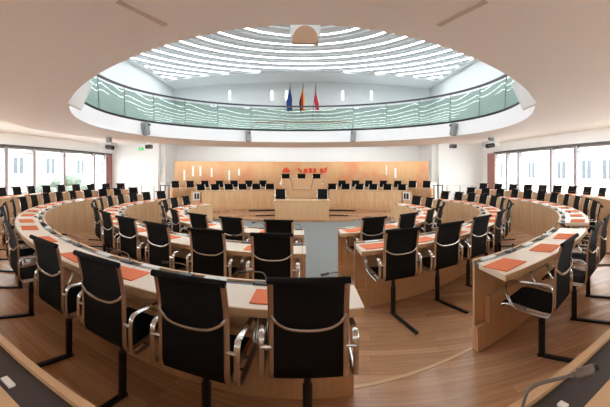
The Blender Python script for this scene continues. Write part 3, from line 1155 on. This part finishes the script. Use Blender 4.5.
# microphone lying over the outermost desk at the lower right, and two small cards
t = empty('gooseneck_microphone', (0, 0, 0))
tag(t, 'large grey gooseneck microphone on the dark channel at the lower right', 'microphone')
zc = LV[4] + 0.735 - 0.006
link('base', (lambda b: (cyl(b, (0.53, 0.66), 0.022, zc, zc + 0.015), b)[1])(bmesh.new()), 'dark_grey', t, smooth=True)
link('neck', newtube([(0.53, 0.66, zc + 0.01), (0.530, 0.655, 0.87), (0.545, 0.65, 0.905), (0.575, 0.633, 0.918), (0.62, 0.602, 0.925), (0.645, 0.585, 0.93)], 0.0048, n=10, smooth=5), 'mic_grey', t, smooth=True)
bm = newtube([(0.640, 0.588, 0.929), (0.652, 0.58, 0.931)], 0.0075, n=12)
tube(bm, [(0.652, 0.58, 0.931), (0.670, 0.567, 0.934), (0.692, 0.552, 0.937)], 0.0125, n=12)
link('head', bm, 'mic_grey', t, smooth=True)
link('capsule_cap', newtube([(0.690, 0.553, 0.937), (0.702, 0.545, 0.939)], 0.0088, n=12), 'black_metal', t, smooth=True)
for (px, py, sz, lab) in ((8, 381, (0.05, 0.012), 'small white card on the dark desk channel at the lower left'), (563, 404, (0.02, 0.014), 'small pale block on the desk channel at the lower right')):
    rho = F * (EYE - (LV[4] + 0.735)) / (py - 173)
    x, y = pt(px, rho)
    bm = bmesh.new(); rbox(bm, -sz[0] / 2, sz[0] / 2, -sz[1], sz[1], 0, 0.006, 0.001)
    o = link('name_card', bm, 'paper', loc=(x, y, zc), rz=math.atan2(x, CY - y))
    tag(o, lab, 'card', 'cards on the outermost desk')

# ------------------------------------------------------------------ stage chairs
SG = 'black chairs on the stage'


def stage_chair(px, rho, z, label):
    x, y = pt(px, rho)
    ang = math.atan2(-x, -(CY - y))   # seat faces the middle of the hall
    put(proto_stage, (x, y, z), math.atan2(x, CY - y) , label, 'chair', SG)


for i, px in enumerate((281, 322)):
    stage_chair(px, 11.75, -0.085, 'black chair behind the clerks\' table, %s one' % ('left' if i == 0 else 'right'))
for i, px in enumerate((286, 301.5, 316.5)):
    stage_chair(px, 14.38, 0.47, 'black chair on the raised podium, %s of three' % ('left', 'middle', 'right')[i])
for i, px in enumerate((270.5, 257, 243.5, 230, 216.5, 202.5)):
    _, rho = ph_of(px, 6.46)
    stage_chair(px, rho, 0.04, 'black chair at the left stage bench, %s from the podium' % ORD[i])
for i, px in enumerate((331.5, 345, 358.5, 372, 386, 400.5)):
    _, rho = ph_of(px, 6.46)
    stage_chair(px, rho, 0.04, 'black chair at the right stage bench, %s from the podium' % ORD[i])
for i, px in enumerate((263.5, 249.5, 235, 220.5, 206, 191.5, 177)):
    _, rho = ph_of(px, 7.85)
    stage_chair(px, rho, 0.15, 'black chair by the left wall panel, back row, %s from the podium' % ORD[i])
for i, px in enumerate((341.5, 355, 368, 382.5, 396.5, 411, 425)):
    _, rho = ph_of(px, 7.85)
    stage_chair(px, rho, 0.15, 'black chair by the right wall panel, back row, %s from the podium' % ORD[i])

# lectern microphones
for s in (-1, 1):
    t = empty('lectern_microphone', (s * 0.36, 12.32, 0.895))
    tag(t, 'thin black microphone on the %s side of the lectern' % ('left' if s < 0 else 'right'), 'microphone', 'lectern microphones')
    link('base', (lambda b: (cyl(b, (0, 0), 0.02, 0, 0.012), b)[1])(bmesh.new()), 'black_metal', t)
    link('neck', newtube([(0, 0, 0.01), (s * 0.02, 0, 0.16), (s * 0.07, 0.03, 0.33)], 0.009, n=6, smooth=4), 'black_metal', t, smooth=True)
    link('head', newtube([(s * 0.07, 0.03, 0.33), (s * 0.085, 0.035, 0.38)], 0.014, n=8), 'black_metal', t, smooth=True)

# ------------------------------------------------------------------ railings between rings and stage
for s, nm in ((-1, 'left'), (1, 'right')):
    rt = empty('railing', (0, 0, 0))
    tag(rt, 'thin metal railing with slim posts beside the stage on the %s' % nm, 'railing', 'railings beside the stage')
    xs = (121, 130, 141.5, 154) if s < 0 else (447, 460, 472, 484)
    tops = []
    for px in xs:
        x, y = pt(px, 14.2)
        bm = bmesh.new(); cyl(bm, (x, y), 0.018, 0.1, 0.93, 8); link('post', bm, 'mid_grey', rt, smooth=True)
        tops.append((x, y, 0.93))
    link('top_rail', newtube(tops, 0.014, n=6), 'pale_grey', rt, smooth=True)
    link('lower_rail', newtube([(a, b, 0.5) for a, b, c in tops], 0.010, n=6), 'pale_grey', rt, smooth=True)
    rt = empty('stair_rail', (0, 0, 0))
    tag(rt, 'dark slim stair posts next to the stage on the %s' % nm, 'railing', 'stair rails beside the stage')
    xs = (160.5, 165, 169) if s < 0 else (438, 442.5, 434)
    tt = []
    for px in xs:
        x, y = pt(px, 12.9)
        bm = bmesh.new(); cyl(bm, (x, y), 0.022, -0.16, 1.0, 8); link('post', bm, 'dark_grey', rt, smooth=True)
        tt.append((x, y, 0.98))
    link('top_rail', newtube(sorted(tt), 0.018, n=6), 'dark_grey', rt, smooth=True)

# ------------------------------------------------------------------ things on the ceiling ring
SP = {140: 'left', 248: 'centre left', 353.5: 'centre right', 456: 'right'}
for px, lab in ((144.5, 'far left'), (248, 'left of the flags'), (353.5, 'right of the flags'), (455, 'far right')):
    a, rho = ph_of(px, RO)
    c = P(RO - 0.12, a)
    t = empty('spotlight', (c.x, c.y, H_SOF - 0.02), R_(a))
    tag(t, 'grey box spotlight on the white gallery edge, %s' % lab, 'lamp', 'spotlights on the gallery edge')
    tilt = Matrix.Rotation(R_(12 if abs(px - 300) > 80 else 4) * (1 if px < 300 else -1), 4, 'Y')
    bm = bmesh.new(); rbox(bm, -0.09, 0.09, -0.09, 0.07, 0.03, 0.42, 0.012, tilt); link('housing', bm, 'mid_grey', t)
    bm = bmesh.new(); rbox(bm, -0.07, 0.07, -0.07, 0.05, 0.01, 0.035, 0.004, tilt); link('lens', bm, 'black_metal', t)
    bm = newbox(-0.03, 0.03, 0.0, 0.12, 0.30, 0.36); link('bracket', bm, 'dark_grey', t)

for s, nm in ((-1, 'left'), (1, 'right')):
    x, y = pt(80 if s < 0 else 524, 5.3)
    t = empty('wall_speaker', (x, y, EYE + 1.29), -math.atan2(x, y))
    tag(t, 'flat white tilted speaker panel at the %s tip of the ceiling opening' % nm, 'speaker', 'white speaker panels')
    tilt = Matrix.Rotation(R_(24) * -s, 4, 'Y') @ Matrix.Rotation(R_(6), 4, 'X')
    bm = bmesh.new(); rbox(bm, -0.125, 0.125, -0.04, 0.04, -0.24, 0.24, 0.01, tilt); link('panel', bm, 'pale_grey', t)
    bm = bmesh.new(); rbox(bm, -0.11, 0.11, -0.048, -0.038, -0.225, 0.225, 0.002, tilt); link('grille', bm, 'white_paint', t)
    c = Vector((x, y - CY)).normalized() * (RO + 0.02)
    v = Matrix.Rotation(math.atan2(x, y), 3, 'Z') @ Vector((c.x - x, c.y + CY - y, 0.0))
    link('bracket', newtube([(0, 0.02, 0.0), (v.x, v.y, 0.0)], 0.018, n=8), 'mid_grey', t, smooth=True)

# projectors and small cameras hanging from the ceiling
for px, py, nm in ((109, 143, 'left'), (491, 141.5, 'right')):
    rho = 11.0
    x, y = pt(px, rho); z = EYE + (173 - py) * rho / F
    s = -1 if px < 300 else 1
    t = empty('ceiling_projector', (x, y, z), 0)
    tag(t, 'grey projector with dark lens hanging before the %s windows' % nm, 'projector', 'projectors under the ceiling')
    bm = bmesh.new(); rbox(bm, -0.26, 0.22, -0.2, 0.2, -0.17, 0.0, 0.02)
    link('body', bm, 'pale_grey', t)
    bm = bmesh.new(); rbox(bm, -0.07, 0.07, -0.08, 0.08, 0.0, 0.22, 0.01); link('mount', bm, 'mid_grey', t)
    bm = bmesh.new(); cyl(bm, (0, 0), 0.03, 0.2, H_OUT - z, 10); link('pole', bm, 'pale_grey', t, smooth=True)
    bm = newtube([(-s * 0.02, -0.18, -0.14), (-s * 0.32, -0.24, -0.19)], 0.075, n=12); link('lens', bm, 'black_metal', t, smooth=True)
for px, py, nm in ((149, 146.5, 'left'), (453, 146, 'right')):
    rho = 14.5
    x, y = pt(px, rho); z = EYE + (173 - py) * rho / F
    t = empty('ceiling_camera', (x, y, z), 0)
    tag(t, 'small dark camera hanging from the ceiling before the %s back wall' % nm, 'camera', 'cameras under the ceiling')
    bm = bmesh.new(); rbox(bm, -0.15, 0.15, -0.12, 0.12, -0.10, 0.08, 0.03); link('body', bm, 'dark_grey', t)
    link('lens', newtube([(0, -0.1, -0.01), (0, -0.2, -0.03)], 0.05, n=12), 'black_metal', t, smooth=True)
    bm = bmesh.new(); cyl(bm, (0.0, 0), 0.025, 0.07, H_OUT - z, 8); link('pole', bm, 'pale_grey', t, smooth=True)
x, y = pt(141, 14.7)
t = empty('exit_sign', (x, y, EYE + 1.02), 0)
tag(t, 'small green exit sign under the ceiling on the left', 'sign')
link('board', newbox(-0.12, 0.12, -0.02, 0.02, 0, 0.14, 0.005), 'exit_green', t)
bm = poly_prism([(-0.07, -0.0), (0.0, 0.0), (0.0, -0.025), (0.06, 0.012), (0.0, 0.05), (0.0, 0.025), (-0.07, 0.025)], 0, 0.004)
for v in bm.verts:
    v.co = Vector((v.co.x, -0.021 - v.co.z, v.co.y + 0.057))
link('arrow', bm, 'paper', t)
bm = bmesh.new(); cyl(bm, (0, 0), 0.008, 0.13, H_OUT - (EYE + 1.02), 6); link('pole', bm, 'pale_grey', t)

# rounded tan housing hung in the opening
t = empty('hanging_housing', (0.04, 4.0, EYE + 1.60), 0)
tag(t, 'tan round-topped housing hanging at the near edge of the ceiling opening', 'lamp')
prof = [(-0.165, 0.0), (-0.162, 0.03)] + [(-0.162 * math.cos(k * PI / 12), 0.03 + 0.19 * math.sin(k * PI / 12)) for k in range(1, 12)] + [(0.162, 0.03), (0.165, 0.0)]
bm = poly_prism(prof, 0, 0.06)
for v in bm.verts:
    v.co = Vector((v.co.x, v.co.z, v.co.y))
link('shell', bm, 'tan_housing', t, smooth=True)
bm = newbox(-0.19, 0.19, 0.07, 0.085, 0.10, 0.26, 0.004); link('back_plate', bm, 'white_paint', t)
bm = bmesh.new(); cyl(bm, (0, 0.11), 0.02, 0.1, 4.2 - 1.60, 10); link('pole', bm, 'pale_grey', t, smooth=True)

# slot diffusers in the soffit
for s, nm in ((-1, 'left'), (1, 'right')):
    bm = bmesh.new()
    slab_between(bm, (s * 1.21, 1.90), (s * 1.07, 2.40), 0.05, H_SOF - 0.006, H_SOF + 0.01)
    t = link('ceiling_vent', bm, 'vent_tan')
    tag(t, 'narrow slot vent in the lowered ceiling overhead, %s one' % nm, 'vent', 'slot vents overhead')

# wall slots of light above the gallery
for i, px in enumerate((229.8, 272, 286.5, 342.8, 371.5)):
    th = (px - 302) / F
    y = UY1 - 0.02; x = y * math.tan(th); rho = math.hypot(x, y)
    o = link('wall_light', newbox(x - 0.04, x + 0.04, y - 0.01, y + 0.015, EYE + 73 * rho / F, EYE + 82 * rho / F), 'slot_light')
    tag(o, 'narrow upright light slot on the upper wall, ' + ('leftmost', 'second from left', 'close beside the blue flag', 'just right of the flags', 'rightmost')[i], 'wall light', 'light slots above the gallery')

# gallery bench behind the glass
t = empty('gallery_bench', (0, 13.55, H_SLAB + 0.005))
tag(t, 'long low tan bench behind the balustrade below the flags', 'bench')
link('seat', newbox(-2.0, 2.0, 0, 0.4, 0.46, 0.56, 0.01), 'tan_housing', t)
link('front_panel', newbox(-1.95, 1.95, 0.03, 0.06, 0, 0.46), 'pale_grey', t)

# flags
for i, (px, lean, cols, nm) in enumerate(((290, 0.20, ('flag_blue', 'flag_blue', 'flag_blue'), 'blue flag drooping on a pole, leftmost on the gallery'),
                                    (303, -0.02, ('flag_black', 'flag_red', 'flag_gold'), 'black, red and gold flag on a pole, middle of three'),
                                    (316, -0.26, ('flag_red', 'flag_red', 'flag_white'), 'red and white flag drooping on a pole, rightmost of three'))):
    x, y = pt(px, 14.35)
    t = empty('flag', (x, y, H_OUT + 0.1))
    tag(t, nm, 'flag', 'flags on the gallery')
    top = 2.27
    link('pole', newtube([(lean * 1.0, 0, 0.0), (0, 0, top)], 0.013, n=8), 'dark_grey', t, smooth=True)
    link('finial', newtube([(0, 0, top), (0, 0, top + 0.1)], 0.012, n=6), 'mid_grey', t, smooth=True)
    bm = bmesh.new(); cyl(bm, (lean, 0), 0.14, 0, 0.05, 16); link('base', bm, 'dark_grey', t, smooth=True)
    fw = [0.05, 0.09, 0.09] if i != 1 else [0.06, 0.06, 0.06]
    xo = -0.09 if i < 2 else -0.02
    for k in range(3):
        # a hanging fold: a wavy tapering column of cloth with thickness
        bm = bmesh.new()
        rings = []
        for j in range(15):
            u = j / 14
            z = top - 0.10 - u * 1.10
            wd = (0.015 + fw[k] * 0.5 * min(1, u * 1.7)) * (1 - 0.15 * math.sin(u * 7 + k))
            cx = xo * min(1, u * 1.4) + (k - 1) * 0.075 * min(1, u * 1.6) + 0.09 * min(1, u * 1.2) * (0.6 if i != 2 else 1.1) + 0.01 * math.sin(u * 9 + k * 2)
            cyy = 0.02 * math.sin(u * 6 + k)
            rings.append([bm.verts.new((cx + wd * math.cos(2 * PI * q / 10), cyy + 0.03 * math.sin(2 * PI * q / 10) * (1 + 0.4 * math.sin(q * 3)), z)) for q in range(10)])
        for j in range(14):
            for q in range(10):
                l = (q + 1) % 10
                bm.faces.new((rings[j][q], rings[j][l], rings[j + 1][l], rings[j + 1][q]))
        bm.faces.new(rings[0][::-1]); bm.faces.new(rings[-1])
        link('cloth_fold', bm, cols[k], t, smooth=True)
